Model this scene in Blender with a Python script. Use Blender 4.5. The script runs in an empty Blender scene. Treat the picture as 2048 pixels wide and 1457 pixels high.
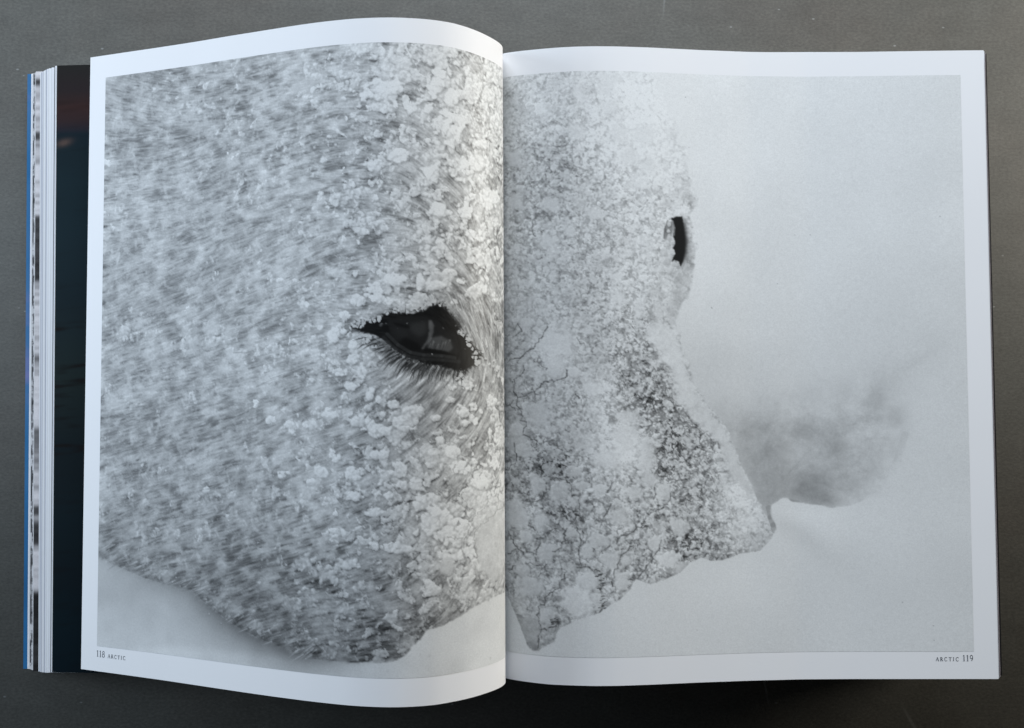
import bpy, math
import numpy as np

# ------------------------------------------------------------------ camera, light, exposure
S = bpy.context.scene
FPX, CX, CY = 1577.0, 1024.0, 728.5          # focal length and centre in photo pixels
CAM_H, CAM_Y, TILT = 0.408, -0.0148, math.radians(1.95)
cam_d = bpy.data.cameras.new('camera'); cam = bpy.data.objects.new('camera', cam_d)
S.collection.objects.link(cam); S.camera = cam
cam_d.sensor_fit = 'HORIZONTAL'; cam_d.sensor_width = 36.0
cam_d.lens = 36.0 * FPX / 2048.0
cam_d.clip_start = 0.01; cam_d.clip_end = 50.0
cam.location = (0, CAM_Y, CAM_H); cam.rotation_euler = (TILT, 0, 0)

W = bpy.data.worlds.new('World'); S.world = W; W.use_nodes = True
bg = W.node_tree.nodes['Background']
bg.inputs[0].default_value = (0.80, 0.88, 1.0, 1); bg.inputs[1].default_value = 0.008

def area_light(name, loc, target, sx, sy, power, col):
    d = bpy.data.lights.new(name, 'AREA'); d.shape = 'RECTANGLE'; d.size = sx; d.size_y = sy
    d.energy = power; d.color = col
    o = bpy.data.objects.new(name, d); S.collection.objects.link(o); o.location = loc
    v = np.array(target, float) - np.array(loc, float)
    o.rotation_euler = (math.acos(-v[2] / np.linalg.norm(v)), 0, math.atan2(v[1], v[0]) - math.pi / 2)
    return o
area_light('window_light', (0.0, 1.20, 0.45), (0, 0, 0.03), 1.3, 0.34, 32.0, (0.83, 0.905, 1.0))
area_light('side_window_light', (-1.40, 0.16, 0.40), (0, -0.06, 0.03), 0.8, 0.34, 15.5, (0.70, 0.84, 1.0))
area_light('room_light', (1.35, 0.42, 0.23), (0, 0.02, 0.04), 0.55, 0.26, 14.5, (1.0, 0.925, 0.80))

vs = S.view_settings; vs.view_transform = 'Standard'; vs.look = 'None'
vs.exposure = 0.0; vs.gamma = 1.0; vs.use_curve_mapping = False

# ------------------------------------------------------------------ helpers
rng = np.random.default_rng(7)

def project(P):
    """world points (...,3) -> photo pixels (...,2)"""
    x = P[..., 0]; y = P[..., 1] - CAM_Y; z = P[..., 2] - CAM_H
    c, s = math.cos(TILT), math.sin(TILT)
    yc = y * c + z * s; zc = -y * s + z * c
    return np.stack([CX - FPX * x / zc, CY + FPX * yc / zc], -1)

def unproject(px, py, z):
    """the point at height z that the photo shows at a pixel"""
    d0, d1 = (px - CX) / FPX, -(py - CY) / FPX
    c, s = math.cos(TILT), math.sin(TILT)
    dy = d1 * c + s; dz = d1 * s - c
    k = (z - CAM_H) / dz
    return np.array([d0 * k, CAM_Y + dy * k, z])

def hit_y(p, yv):
    """the point of the plane y = yv that the photo shows at each pixel: (x, z)"""
    p = np.array(p, float)
    d0, d1 = (p[:, 0] - CX) / FPX, -(p[:, 1] - CY) / FPX
    c, s = math.cos(TILT), math.sin(TILT)
    dy = d1 * c + s; dz = d1 * s - c
    k = (yv - CAM_Y) / dy
    return np.stack([d0 * k, CAM_H + dz * k], 1)

def mesh_obj(name, verts, faces, mat, parent=None, smooth=True):
    me = bpy.data.meshes.new(name)
    verts = np.asarray(verts, np.float32); faces = np.asarray(faces, np.int32)
    n = faces.shape[1]
    me.vertices.add(len(verts)); me.vertices.foreach_set('co', verts.ravel())
    me.loops.add(faces.size); me.loops.foreach_set('vertex_index', faces.ravel())
    me.polygons.add(len(faces))
    me.polygons.foreach_set('loop_start', np.arange(0, faces.size, n, dtype=np.int32))
    me.polygons.foreach_set('loop_total', np.full(len(faces), n, np.int32))
    me.update(calc_edges=True); me.validate()
    if smooth:
        me.polygons.foreach_set('use_smooth', np.ones(len(me.polygons), bool))
    me.materials.append(mat)
    o = bpy.data.objects.new(name, me); S.collection.objects.link(o)
    if parent is not None: o.parent = parent
    return o

def grid_faces(nv, nu, off=0, flip=False):
    i = np.arange(nv * nu).reshape(nv, nu) + off
    q = np.stack([i[:-1, :-1], i[1:, :-1], i[1:, 1:], i[:-1, 1:]], -1).reshape(-1, 4)
    return q[:, ::-1] if flip else q

def normals(P):
    du = np.gradient(P, axis=1); dv = np.gradient(P, axis=0)
    n = np.cross(dv, du); n /= np.linalg.norm(n, axis=-1, keepdims=True) + 1e-12
    return n

def sheet(name, P, thick, mat, parent):
    """a grid of points as a closed sheet: P is its upper face"""
    nv, nu = P.shape[:2]
    n = normals(P)
    lo = P - n * thick
    V = [P.reshape(-1, 3), lo.reshape(-1, 3)]
    F = [grid_faces(nv, nu), grid_faces(nv, nu, nv * nu, True)]
    k = 2 * nv * nu
    for sl in ((0, slice(None, None, -1)), (-1, slice(None)), (slice(None), 0), (slice(None, None, -1), -1)):
        a, b = P[sl], lo[sl]; m = len(a); i = np.arange(m - 1) + k     # side walls keep their own points: crisp edges
        V += [a, b]; F.append(np.stack([i + 1, i + m + 1, i + m, i], 1)); k += 2 * m
    V = np.concatenate(V)
    return mesh_obj(name, V, np.concatenate(F), mat, parent)

def set_colour(o, name, rgb):
    a = o.data.color_attributes.new(name, 'FLOAT_COLOR', 'POINT')
    c = np.ones((len(o.data.vertices), 4), np.float32); c[:, :3] = rgb
    a.data.foreach_set('color', c.ravel())

def sheet_colour(o, c):
    """colours of the upper face of a sheet; its underside and edges stay paper white"""
    n = len(o.data.vertices); m = c.shape[0] * c.shape[1]
    full = np.full((n, 3), .6, np.float32); full[:m] = c.reshape(-1, 3)
    set_colour(o, 'print', full)

# ---- materials
def mat_new(name):
    m = bpy.data.materials.new(name); m.use_nodes = True
    nt = m.node_tree
    return m, nt, nt.nodes['Principled BSDF']

def N(nt, kind, **kw):
    n = nt.nodes.new(kind)
    for k, v in kw.items(): setattr(n, k, v)
    return n

def coords(nt, scale):
    tc = N(nt, 'ShaderNodeTexCoord'); mp = N(nt, 'ShaderNodeMapping')
    mp.inputs['Scale'].default_value = scale
    nt.links.new(tc.outputs['Object'], mp.inputs['Vector'])
    return mp.outputs['Vector']

def noise_tex(nt, vec, scale, detail=2.0, rough=0.5):
    t = N(nt, 'ShaderNodeTexNoise'); t.inputs['Scale'].default_value = scale
    t.inputs['Detail'].default_value = detail; t.inputs['Roughness'].default_value = rough
    nt.links.new(vec, t.inputs['Vector'])
    return t.outputs['Fac']

def ramp(nt, fac, stops):
    r = N(nt, 'ShaderNodeValToRGB'); e = r.color_ramp.elements
    while len(e) < len(stops): e.new(0.5)
    for k, (p, c) in enumerate(stops):
        e[k].position = p; e[k].color = (*c, 1)
    nt.links.new(fac, r.inputs[0])
    return r.outputs['Color']

def mix(nt, a, b, fac, mode='MIX'):
    m = N(nt, 'ShaderNodeMix', data_type='RGBA', blend_type=mode)
    for sock, v in ((m.inputs['Factor'], fac), (m.inputs['A'], a), (m.inputs['B'], b)):
        if hasattr(v, 'is_output'): nt.links.new(v, sock)
        else: sock.default_value = v if not isinstance(v, tuple) else (*v, 1)
    return m.outputs['Result']

def bump(nt, bs, h, strength, dist):
    b = N(nt, 'ShaderNodeBump'); b.inputs['Strength'].default_value = strength
    b.inputs['Distance'].default_value = dist
    nt.links.new(h, b.inputs['Height']); nt.links.new(b.outputs['Normal'], bs.inputs['Normal'])

def paper_material(name, col, rough=0.5, spec=0.25):
    m, nt, bs = mat_new(name)
    v = coords(nt, (1, 1, 1))
    f = noise_tex(nt, v, 9.0, 3.0)
    c = ramp(nt, f, [(0.3, tuple(k * 0.975 for k in col)), (0.7, col)])
    nt.links.new(c, bs.inputs['Base Color'])
    bs.inputs['Roughness'].default_value = rough
    bs.inputs['Specular IOR Level'].default_value = spec
    bump(nt, bs, noise_tex(nt, v, 2600.0, 2.0), 0.05, 0.0002)
    return m

def ink_material(name, attr, rough=0.46, spec=0.25):
    m, nt, bs = mat_new(name)
    a = N(nt, 'ShaderNodeAttribute', attribute_name=attr)
    v = coords(nt, (1, 1, 1))
    g = ramp(nt, noise_tex(nt, v, 1500.0, 1.0), [(0.2, (0.93, 0.93, 0.93)), (0.8, (1.06, 1.06, 1.06))])
    nt.links.new(mix(nt, a.outputs['Color'], g, 1.0, 'MULTIPLY'), bs.inputs['Base Color'])
    bs.inputs['Roughness'].default_value = rough
    bs.inputs['Specular IOR Level'].default_value = spec
    bump(nt, bs, noise_tex(nt, v, 2600.0, 2.0), 0.04, 0.0002)
    return m

def plain(name, col, rough=0.5, spec=0.3):
    m, nt, bs = mat_new(name)
    v = coords(nt, (1, 1, 1))
    c = ramp(nt, noise_tex(nt, v, 60.0, 3.0), [(0.3, tuple(k * 0.85 for k in col)), (0.7, col)])
    nt.links.new(c, bs.inputs['Base Color'])
    bs.inputs['Roughness'].default_value = rough; bs.inputs['Specular IOR Level'].default_value = spec
    return m

PAPER = 0.84
M_paper = paper_material('white_paper', (0.84, 0.845, 0.855))
M_ink = ink_material('photo_ink', 'ink')
M_text = plain('text_ink', (0.05, 0.06, 0.08), 0.5)

def table_material():
    m, nt, bs = mat_new('grey_board')
    v = coords(nt, (1, 1, 1)); vx = coords(nt, (0.6, 1.0, 1))
    base = ramp(nt, noise_tex(nt, v, 7.0, 4.0, 0.6), [(0.30, (0.079, 0.072, 0.062)), (0.5, (0.079, 0.077, 0.068)), (0.72, (0.082, 0.083, 0.075))])
    fib = ramp(nt, noise_tex(nt, vx, 900.0, 3.0, 0.7), [(0.30, (0.76, 0.76, 0.76)), (0.5, (1, 1, 1)), (0.70, (1.26, 1.26, 1.25))])
    c = mix(nt, base, fib, 1.0, 'MULTIPLY')
    mot = ramp(nt, noise_tex(nt, vx, 90.0, 3.0, 0.6), [(0.3, (0.9, 0.9, 0.9)), (0.7, (1.1, 1.1, 1.1))])
    c = mix(nt, c, mot, 1.0, 'MULTIPLY')
    # bright lint specks
    vo = N(nt, 'ShaderNodeTexVoronoi', feature='F1'); vo.inputs['Scale'].default_value = 95.0
    nt.links.new(vx, vo.inputs['Vector'])
    sp = ramp(nt, vo.outputs['Distance'], [(0.0, (1, 1, 1)), (0.035, (0.6, 0.6, 0.6)), (0.05, (0, 0, 0))])
    c = mix(nt, c, (0.30, 0.31, 0.30), mix(nt, (0, 0, 0), sp, 0.55), 'MIX')
    # a few long faint scratches
    ve = N(nt, 'ShaderNodeTexVoronoi', feature='DISTANCE_TO_EDGE'); ve.inputs['Scale'].default_value = 13.0
    mpv = coords(nt, (1.0, 0.45, 1)); nt.links.new(mpv, ve.inputs['Vector'])
    ln = ramp(nt, ve.outputs['Distance'], [(0.0, (1, 1, 1)), (0.004, (0.8, 0.8, 0.8)), (0.009, (0, 0, 0))])
    msk = ramp(nt, noise_tex(nt, v, 16.0, 1.0), [(0.60, (0, 0, 0)), (0.70, (0.5, 0.5, 0.5))])
    c = mix(nt, c, (0.22, 0.225, 0.22), mix(nt, ln, msk, 1.0, 'MULTIPLY'), 'MIX')
    nt.links.new(c, bs.inputs['Base Color'])
    bs.inputs['Roughness'].default_value = 0.68; bs.inputs['Specular IOR Level'].default_value = 0.22
    bump(nt, bs, noise_tex(nt, vx, 900.0, 3.0, 0.65), 0.12, 0.0005)
    return m

# ------------------------------------------------------------------ the table
tb = np.array([[-0.8, -0.6, 0], [0.8, -0.6, 0], [0.8, 0.7, 0], [-0.8, 0.7, 0]])
tb = np.concatenate([tb - [0, 0, 0.03], tb])
tf = [[4, 5, 6, 7], [3, 2, 1, 0], [0, 1, 5, 4], [1, 2, 6, 5], [2, 3, 7, 6], [3, 0, 4, 7]]
table = mesh_obj('table_top', tb, tf, table_material(), smooth=False)
table['kind'] = 'structure'; table['label'] = 'dark grey matte board under the open book'

# ------------------------------------------------------------------ the shape of the two open pages
H = 0.30
Lt = [(181,115.5),(250,105.3),(300,98),(350,90.5),(400,82.7),(450,73.9),(500,66),(580,53.2),(630,45.8),(695,38.6),(740,36),(780,35),(810,36),(850,38.2),(900,44.5),(941,56.6),(972,70),(995,83),(1006.5,91),(1009.5,100)]
Lb = [(162,1338.5),(250,1350.3),(330,1361.5),(425,1375.8),(490,1385.5),(550,1394),(620,1403.2),(700,1411.8),(750,1414.6),(780,1415.2),(810,1415),(870,1411),(937,1398),(982,1384),(1004.6,1375),(1014,1366),(1016.5,1360)]
Rt = [(1009.5,106.5),(1029,104),(1052,101.3),(1097,97),(1142,94),(1188,93),(1233,93.3),(1300,95.5),(1400,100.6),(1495,104.3),(1606,105.6),(1716,104.4),(1875,102),(1967,101)]
Rb = [(1017,1358.5),(1049.5,1363.6),(1094,1369),(1139,1371.3),(1184,1372.5),(1230,1372.3),(1300,1370),(1400,1365.5),(1500,1361.8),(1600,1359.2),(1700,1358.5),(1850,1358.5),(1997,1358.5)]

def resample(p, n):
    s = np.r_[0, np.cumsum(np.hypot(*np.diff(p, axis=0).T))]
    q = np.linspace(0, s[-1], n)
    return np.stack([np.interp(q, s, p[:, k]) for k in range(p.shape[1])], 1), s[-1]

def smooth_profile(p, n=400, sig=9):
    q, _ = resample(np.asarray(p, float), n)
    k = np.exp(-0.5 * (np.arange(-40, 41) / sig) ** 2); k /= k.sum()
    out = []
    for c in q.T:
        e = np.r_[2 * c[0] - c[40:0:-1], c, 2 * c[-1] - c[-2:-42:-1]]
        out.append(np.convolve(e, k, 'valid'))
    return resample(np.stack(out, 1), n)[0]

tailL = np.array([[-.0043, .0302], [-.0055, .0286], [-.0068, .0273], [-.0078, .0255]])
headR = np.array([[-.0078, .0248], [-.0066, .0263], [-.0050, .0277]])
pLt = smooth_profile(np.r_[hit_y(Lt, H / 2), tailL], sig=7); pLb = smooth_profile(np.r_[hit_y(Lb, -H / 2), tailL + [.0016, .0040]], sig=7)
pRt = smooth_profile(np.r_[headR, hit_y(Rt, H / 2)], sig=4); pRb = smooth_profile(np.r_[headR + [.0018, .0043], hit_y(Rb, -H / 2)], sig=4)

class Page:
    def __init__(s, top, bot):
        s.t, lt = resample(top, 600); s.b, lb = resample(bot, 600)
        s.len = 0.5 * (lt + lb)
    def at(s, u, v):
        """u: metres along the sheet from its left end, v: metres down from the top edge"""
        u = np.asarray(u, float); v = np.asarray(v, float); u, v = np.broadcast_arrays(u, v)
        f = np.clip(u / s.len, 0, 1) * 599
        ii = np.arange(600)
        w = v / H
        x = np.interp(f, ii, s.t[:, 0]) * (1 - w) + np.interp(f, ii, s.b[:, 0]) * w
        z = np.interp(f, ii, s.t[:, 1]) * (1 - w) + np.interp(f, ii, s.b[:, 1]) * w
        return np.stack([x, H / 2 - v, z], -1)
    def grid(s, u0, u1, v0, v1, nu, nv, lift=0.0):
        U, V = np.meshgrid(np.linspace(u0, u1, nu), np.linspace(v0, v1, nv))
        P = s.at(U, V)
        return P + normals(P) * lift if lift else P
PL, PR = Page(pLt, pLb), Page(pRt, pRb)

# ------------------------------------------------------------------ the printed photograph, drawn flat
def gblur(a, s):
    p = int(3 * s) + 2
    b = np.pad(a, p, mode='reflect')
    fy = np.fft.fftfreq(b.shape[0])[:, None]; fx = np.fft.rfftfreq(b.shape[1])[None]
    g = np.exp(-2 * (math.pi * s) ** 2 * (fx * fx + fy * fy))
    return np.fft.irfft2(np.fft.rfft2(b) * g, b.shape)[p:-p, p:-p]

def nz(shape, s):
    a = gblur(rng.standard_normal(shape), s); return (a - a.mean()) / a.std()

def sstep(a, b, x):
    t = np.clip((x - a) / (b - a), 0, 1); return t * t * (3 - 2 * t)

def worley(shape, size, warp=0.45):
    """rounded cells: 1 at a cell's middle falling to 0 at its rim, and a random number per cell"""
    nv, nu = shape
    yy, xx = np.mgrid[0:nv, 0:nu].astype(float)
    yy += warp * size * 0.5 * nz(shape, size * 0.35); xx += warp * size * 0.5 * nz(shape, size * 0.35)
    gy, gx = int(nv / size) + 8, int(nu / size) + 8
    py, px, idn = rng.random((gy, gx)), rng.random((gy, gx)), rng.random((gy, gx))
    cy, cx = np.floor(yy / size).astype(int), np.floor(xx / size).astype(int)
    f1 = np.full(shape, 9.0); f2 = np.full(shape, 9.0); ident = np.zeros(shape)
    for dy in (-1, 0, 1):
        for dx in (-1, 0, 1):
            a, b = (cy + dy) % gy, (cx + dx) % gx
            d = np.hypot(cy + dy + py[a, b] - yy / size, cx + dx + px[a, b] - xx / size)
            n = d < f1
            f2 = np.where(n, f1, np.minimum(f2, d)); ident = np.where(n, idn[a, b], ident); f1 = np.where(n, d, f1)
    return np.clip((f2 - f1) * 1.6, 0, 1), np.clip(1 - f1, 0, 1), ident

def fbm(shape, sig, gain=0.62):
    a = sum(gain ** k * nz(shape, q) for k, q in enumerate(sig)); return a / a.std()

def billow(shape, sizes, amps):
    """heaped snow: rounded heaps on rounded heaps, some missing"""
    h = np.zeros(shape)
    for q, a in zip(sizes, amps):
        _, d, i = worley(shape, q, 0.55)
        dome = np.sqrt(np.clip(1 - ((1 - d) / 0.80) ** 2, 0, 1))
        h += a * q * dome * (0.45 + 0.75 * i)
    return h

def snow_light(h, a=0.075, b=0.030, c=0.012):
    """relief lit from the top left, dim in the hollows"""
    g = gblur(h, 0.6)
    hy, hx = np.gradient(g)
    d1 = g - gblur(h, 2.2); d2 = g - gblur(h, 6.0)
    return a * np.tanh(0.75 * hy + 0.40 * hx) + b * np.clip(d1, -2.2, 1.0) + c * np.clip(d2, -4, 2)

class Print:
    """one page's share of the photograph on a grid of points; X, Y give the photo pixel of each"""
    def __init__(s, page, u0, u1, v0, v1, nu, nv):
        s.page = page; s.nu, s.nv = nu, nv
        s.P = page.grid(u0, u1, v0, v1, nu, nv, 0.00004)
        q = project(s.P); s.X, s.Y = q[..., 0].copy(), q[..., 1].copy()
        if page is PL:                              # past the fold the sheet turns away: run the pixels on
            for r in range(nv):
                k = int(np.argmax(s.X[r])); s.X[r, k:] = s.X[r, k] + np.arange(nu - k) * 1.5
        else:
            for r in range(nv):
                k = int(np.argmin(s.X[r, :nu // 4])); s.X[r, :k] = s.X[r, k] - np.arange(k, 0, -1) * 1.5
        s.sh = (nv, nu)
        s.ppx = (u1 - u0) / nu                       # metres per grid step
        s.C = np.full(s.sh, 0.8)
        s.edge = nz(s.sh, 1.6) * 0.6 + nz(s.sh, 3.5) * 0.55
        s.edge2 = nz(s.sh, 1.6) * 0.35 + nz(s.sh, 3.5) * 0.5 + nz(s.sh, 8.0) * 0.6
        s.fine = nz(s.sh, 0.8)
        s.sub = (s.X[::6, ::6], s.Y[::6, ::6])
    def loc(s, x, y):
        """photo pixel -> fractional grid row, column"""
        k = np.argmin((s.sub[0] - x) ** 2 + (s.sub[1] - y) ** 2)
        r, c = np.unravel_index(k, s.sub[0].shape); r *= 6; c *= 6
        for _ in range(3):
            ri = int(np.clip(round(r), 1, s.nv - 2)); ci = int(np.clip(round(c), 1, s.nu - 2))
            a = (s.X[ri, ci + 1] - s.X[ri, ci - 1]) / 2; b = (s.X[ri + 1, ci] - s.X[ri - 1, ci]) / 2
            d = (s.Y[ri, ci + 1] - s.Y[ri, ci - 1]) / 2; e = (s.Y[ri + 1, ci] - s.Y[ri - 1, ci]) / 2
            det = a * e - b * d
            if abs(det) < 1e-9: break
            dx, dy = x - s.X[ri, ci], y - s.Y[ri, ci]
            c = ci + np.clip((dx * e - dy * b) / det, -8, 8); r = ri + np.clip((a * dy - d * dx) / det, -8, 8)
        return r, c
    def gauss(s, x, y, rx, ry=None, ang=0):
        ry = ry or rx; dx, dy = s.X - x, s.Y - y
        c, n = math.cos(math.radians(ang)), math.sin(math.radians(ang))
        a, b = dx * c + dy * n, -dx * n + dy * c
        return np.exp(-0.5 * ((a / rx) ** 2 + (b / ry) ** 2))
    def poly(s, pts, soft=0.8):
        p = np.array(pts, float); ins = np.zeros(s.sh, bool)
        x0, y0 = p.min(0) - 2; x1, y1 = p.max(0) + 2
        m = (s.X > x0) & (s.X < x1) & (s.Y > y0) & (s.Y < y1)
        X, Y = s.X[m], s.Y[m]; r = np.zeros(X.shape, bool)
        for (ax, ay), (bx, by) in zip(p, np.roll(p, -1, 0)):
            if ay == by: continue
            c = ((ay > Y) != (by > Y)) & (X < (bx - ax) * (Y - ay) / (by - ay) + ax)
            r ^= c
        ins[m] = r
        return gblur(ins.astype(float), soft) if soft else ins.astype(float)
    def over(s, m, v):
        s.C = s.C * (1 - m) + v * m
    def window(s, r, c, R):
        r0, r1 = max(0, int(r - R)), min(s.nv, int(r + R) + 2); c0, c1 = max(0, int(c - R)), min(s.nu, int(c + R) + 2)
        if r1 <= r0 or c1 <= c0: return None
        yy, xx = np.ogrid[r0:r1, c0:c1]
        return (slice(r0, r1), slice(c0, c1)), yy - r, xx - c
    def clump(s, r, c, ry, rx, val, alpha=0.95, soft=0.35, rough=0.22, shade=0.05, shadow=0.16, ang=0.0):
        """a lump of snow seen from above: ragged edge, lit from the top left, thin dark contour below"""
        R = max(rx, ry)
        w = s.window(r, c, R * 1.7 + 3)
        if w is None: return
        sl, dy, dx = w
        if ang:
            ca, sa = math.cos(ang), math.sin(ang); a, b = dx * ca + dy * sa, -dx * sa + dy * ca
        else: a, b = dx, dy
        e = (s.edge[sl] if R < 6 else s.edge2[sl]) * rough
        if shadow:
            d2 = np.sqrt(((a - 0.10 * rx - 0.3) / rx) ** 2 + ((b - 0.22 * ry - 0.7) / ry) ** 2)
            s.C[sl] *= 1 - shadow * np.clip((1.05 - d2 + e) / 0.5, 0, 1)
        d = np.sqrt((a / rx) ** 2 + (b / ry) ** 2)
        m = np.clip((1 - d + e) / soft, 0, 1) * alpha
        v = val - shade * (dx * 0.5 + dy * 0.8) / R + 0.012 * s.fine[sl] + 0.02 * s.edge[sl]
        s.C[sl] = s.C[sl] * (1 - m) + v * m
    def clump_px(s, x, y, rx, ry, val, **k):
        r, c = s.loc(x, y); r2, c2 = s.loc(x + rx, y + ry); 
        s.clump(r, c, max(1.0, abs(r2 - r)), max(1.0, abs(c2 - c)), val, **k)
    def stroke(s, pts, w, val, alpha=1.0, taper=True):
        q = [s.loc(*p) for p in pts]
        n = len(q)
        for k in range(n - 1):
            (r0, c0), (r1, c1) = q[k], q[k + 1]
            L = math.hypot(r1 - r0, c1 - c0) + 1e-6
            wn = s.window((r0 + r1) / 2, (c0 + c1) / 2, L / 2 + w + 2)
            if wn is None: continue
            sl, dy, dx = wn
            ty, tx = (r1 - r0) / L, (c1 - c0) / L
            t = dy * ty + dx * tx; tc = np.clip(t, -L / 2, L / 2)
            d = np.hypot(dy - tc * ty, dx - tc * tx)
            f = (k + (tc / L + 0.5)) / (n - 1)
            ww = w * (1 - 0.75 * f) if taper else w
            m = np.clip(ww / 2 + 0.5 - d, 0, 1) * alpha * np.clip(ww, 0.25, 1)
            s.C[sl] = s.C[sl] * (1 - m) + val * m
    def crack(s, pts, w, val=0.30, alpha=0.8):
        """a ragged dark gap between lumps"""
        out = []
        for (a, b) in zip(pts[:-1], pts[1:]):
            n = max(2, int(math.hypot(b[0] - a[0], b[1] - a[1]) / 5))
            for k in range(n):
                t = k / n; out.append((a[0] + (b[0] - a[0]) * t + rng.normal(0, 2.0), a[1] + (b[1] - a[1]) * t + rng.normal(0, 2.0)))
        out.append(pts[-1])
        for k in range(len(out) - 1):
            s.stroke(out[k:k + 2], w * rng.uniform(0.5, 1.5), val + rng.uniform(-.05, .12), alpha * rng.uniform(0.45, 1), taper=False)
            if rng.random() < 0.45:
                x, y = out[k]; a = rng.uniform(0, 6.28); l = rng.uniform(2, 7)
                s.stroke([(x, y), (x + l * math.cos(a), y + l * math.sin(a))], w * 0.7, val + 0.1, alpha * 0.6)
    def lic(s, ang, sigma, length, dens=None):
        """hair: noise smeared along a direction field (radians, photo sense)"""
        src = nz(s.sh, sigma)
        if dens is not None: src = np.where(rng.random(s.sh) < dens, src, 0); 
        acc = src.copy(); n = 1
        for sg in (1, -1):
            yy, xx = np.mgrid[0:s.nv, 0:s.nu].astype(float)
            for k in range(length):
                ri = np.clip(yy, 0, s.nv - 1).astype(int); ci = np.clip(xx, 0, s.nu - 1).astype(int)
                a = ang[ri, ci]
                yy += sg * np.sin(a); xx += sg * np.cos(a)
                w = 1 - k / (length + 1)
                acc += w * src[np.clip(np.rint(yy), 0, s.nv - 1).astype(int), np.clip(np.rint(xx), 0, s.nu - 1).astype(int)]
        return (acc - acc.mean()) / acc.std()
    def field(s, pts, k=90.0):
        """smooth interpolation of (x, y, value) control points"""
        num = np.zeros(s.sh); den = np.zeros(s.sh) + 1e-9
        for x, y, v in pts:
            w = 1.0 / (((s.X - x) ** 2 + (s.Y - y) ** 2) / k ** 2 + 0.15) ** 1.5
            num = num + w * v; den = den + w
        return num / den
    def angle(s, pts, k=60.0):
        a = [(x, y, math.cos(2 * math.radians(d))) for x, y, d in pts]; b = [(x, y, math.sin(2 * math.radians(d))) for x, y, d in pts]
        return 0.5 * np.arctan2(s.field(b, k), s.field(a, k))
    def scatter(s, dens, n, rlo, rhi, fval, **k):
        """n lumps at random places, kept in proportion to dens"""
        R = rng.integers(0, s.nv, n); C = rng.integers(0, s.nu, n)
        keep = rng.random(n) < dens[R, C]
        for r, c in zip(R[keep], C[keep]):
            q = rlo * (rhi / rlo) ** rng.random()
            s.clump(r + rng.random(), c + rng.random(), q * rng.uniform(.75, 1.25), q * rng.uniform(.75, 1.25), fval(r, c), **k)

def zoomed(ox, oy, sc):
    return lambda L: [(ox + x * sc, oy + y * sc) for x, y in L]

# ---- left page
LU0, LV0, LV1 = 0.0095, 0.0111, H - 0.0121
A = Print(PL, LU0, PL.len - 0.0005, LV0, LV1, 610, 780)
X, Y = A.X, A.Y
hair_dir = A.angle([(210,170,18),(300,180,14),(420,180,-4),(260,400,-6),(420,330,-12),(600,300,-10),(560,180,-8),(230,600,-16),(430,560,-20),(600,520,-22),(250,800,-14),(450,760,-12),(640,760,-14),
    (300,950,-16),(520,900,-20),(640,900,-16),(260,1090,-20),(420,1080,-16),(560,1060,-18),(500,1200,-22),(640,1200,-14),(760,1260,-10),(760,500,-8),(700,400,-6),(800,380,20),(870,380,42),(905,370,40),
    (930,600,38),(955,640,62),(985,680,80),(985,760,100),(960,560,55),(900,560,30),(840,560,15),(770,590,-8),(720,640,5),(720,720,-10),(760,770,-30),(820,770,-42),(870,780,-52),(920,800,-52),(940,880,-48),(980,900,-60),(800,830,-35),(800,1000,-30),(900,1150,-50),(980,300,60),(985,460,70)], 45)
hA = A.lic(hair_dir, 0.75, 9); hB = A.lic(hair_dir, 1.2, 22); hC = A.lic(hair_dir, 2.0, 12)
low = nz(A.sh, 24); mid = nz(A.sh, 10); sm = nz(A.sh, 4.5); pop = nz(A.sh, 1.7)
tone = A.field([(230,170,.70),(330,220,.76),(300,330,.74),(230,420,.77),(440,200,.74),(420,400,.75),(600,200,.77),(600,360,.79),(650,500,.80),(560,480,.76),(240,620,.73),(400,640,.74),(560,700,.78),(260,820,.72),(420,820,.74),(580,860,.76),(640,700,.81),
    (230,1000,.72),(360,1000,.71),(520,1000,.73),(240,1090,.66),(380,1110,.68),(520,1120,.68),(450,1180,.63),(560,1250,.60),(640,1200,.67),(660,1290,.60),(760,1280,.64),(780,1180,.71),(700,1100,.73),(880,1180,.76),(700,960,.77),(780,1060,.75),(880,1060,.80),(960,1120,.80),
    (740,250,.79),(760,420,.81),(820,180,.83),(900,160,.86),(960,160,.86),(980,260,.86),(850,300,.83),(850,460,.81),(960,420,.86),(990,540,.84),(740,560,.83),(700,640,.80),(700,760,.79),(830,790,.74),(900,820,.74),(960,820,.78),(900,900,.80),(990,960,.86),(940,640,.68)], 70)
frost = A.field([(220,200,.5),(300,260,.9),(400,260,.6),(250,500,.7),(400,600,.7),(600,350,.5),(640,600,.6),(420,850,.4),(300,1000,.5),(640,900,.5),(600,1100,.5),(500,1200,.5),(700,1250,.7),(800,1200,.7),(900,600,.2),(900,800,.1)], 80)
hair_amt = A.field([(250,250,.75),(450,300,.65),(250,700,1.0),(450,800,1.0),(600,800,.8),(650,300,.55),(300,1000,.9),(480,1100,.8),(640,1200,.5),(760,1250,.35),(750,350,.5),(800,150,.25),(950,200,.25),(880,380,.8),(930,620,1.1),(980,700,1.2),(850,770,1.2),(930,850,1.3),(980,880,1.0),(700,560,.4),(680,700,.4),(780,950,.5),(900,1050,.2),(980,1080,.1),(850,1180,.25)], 60)
hS = A.lic(hair_dir, 0.55, 5)
cloud = fbm(A.sh, (6, 3.2, 1.7, 0.9, 0.5), 0.92)
cloud = 0.72 * cloud + 0.55 * A.lic(hair_dir, 0.9, 4)
rightness = sstep(560, 780, X)
tuft = A.lic(hair_dir, 3.6, 6)
bias = (frost - 0.55) * 0.7 + 0.25 * low + 0.35 * rightness + 0.75 * tuft
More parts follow.
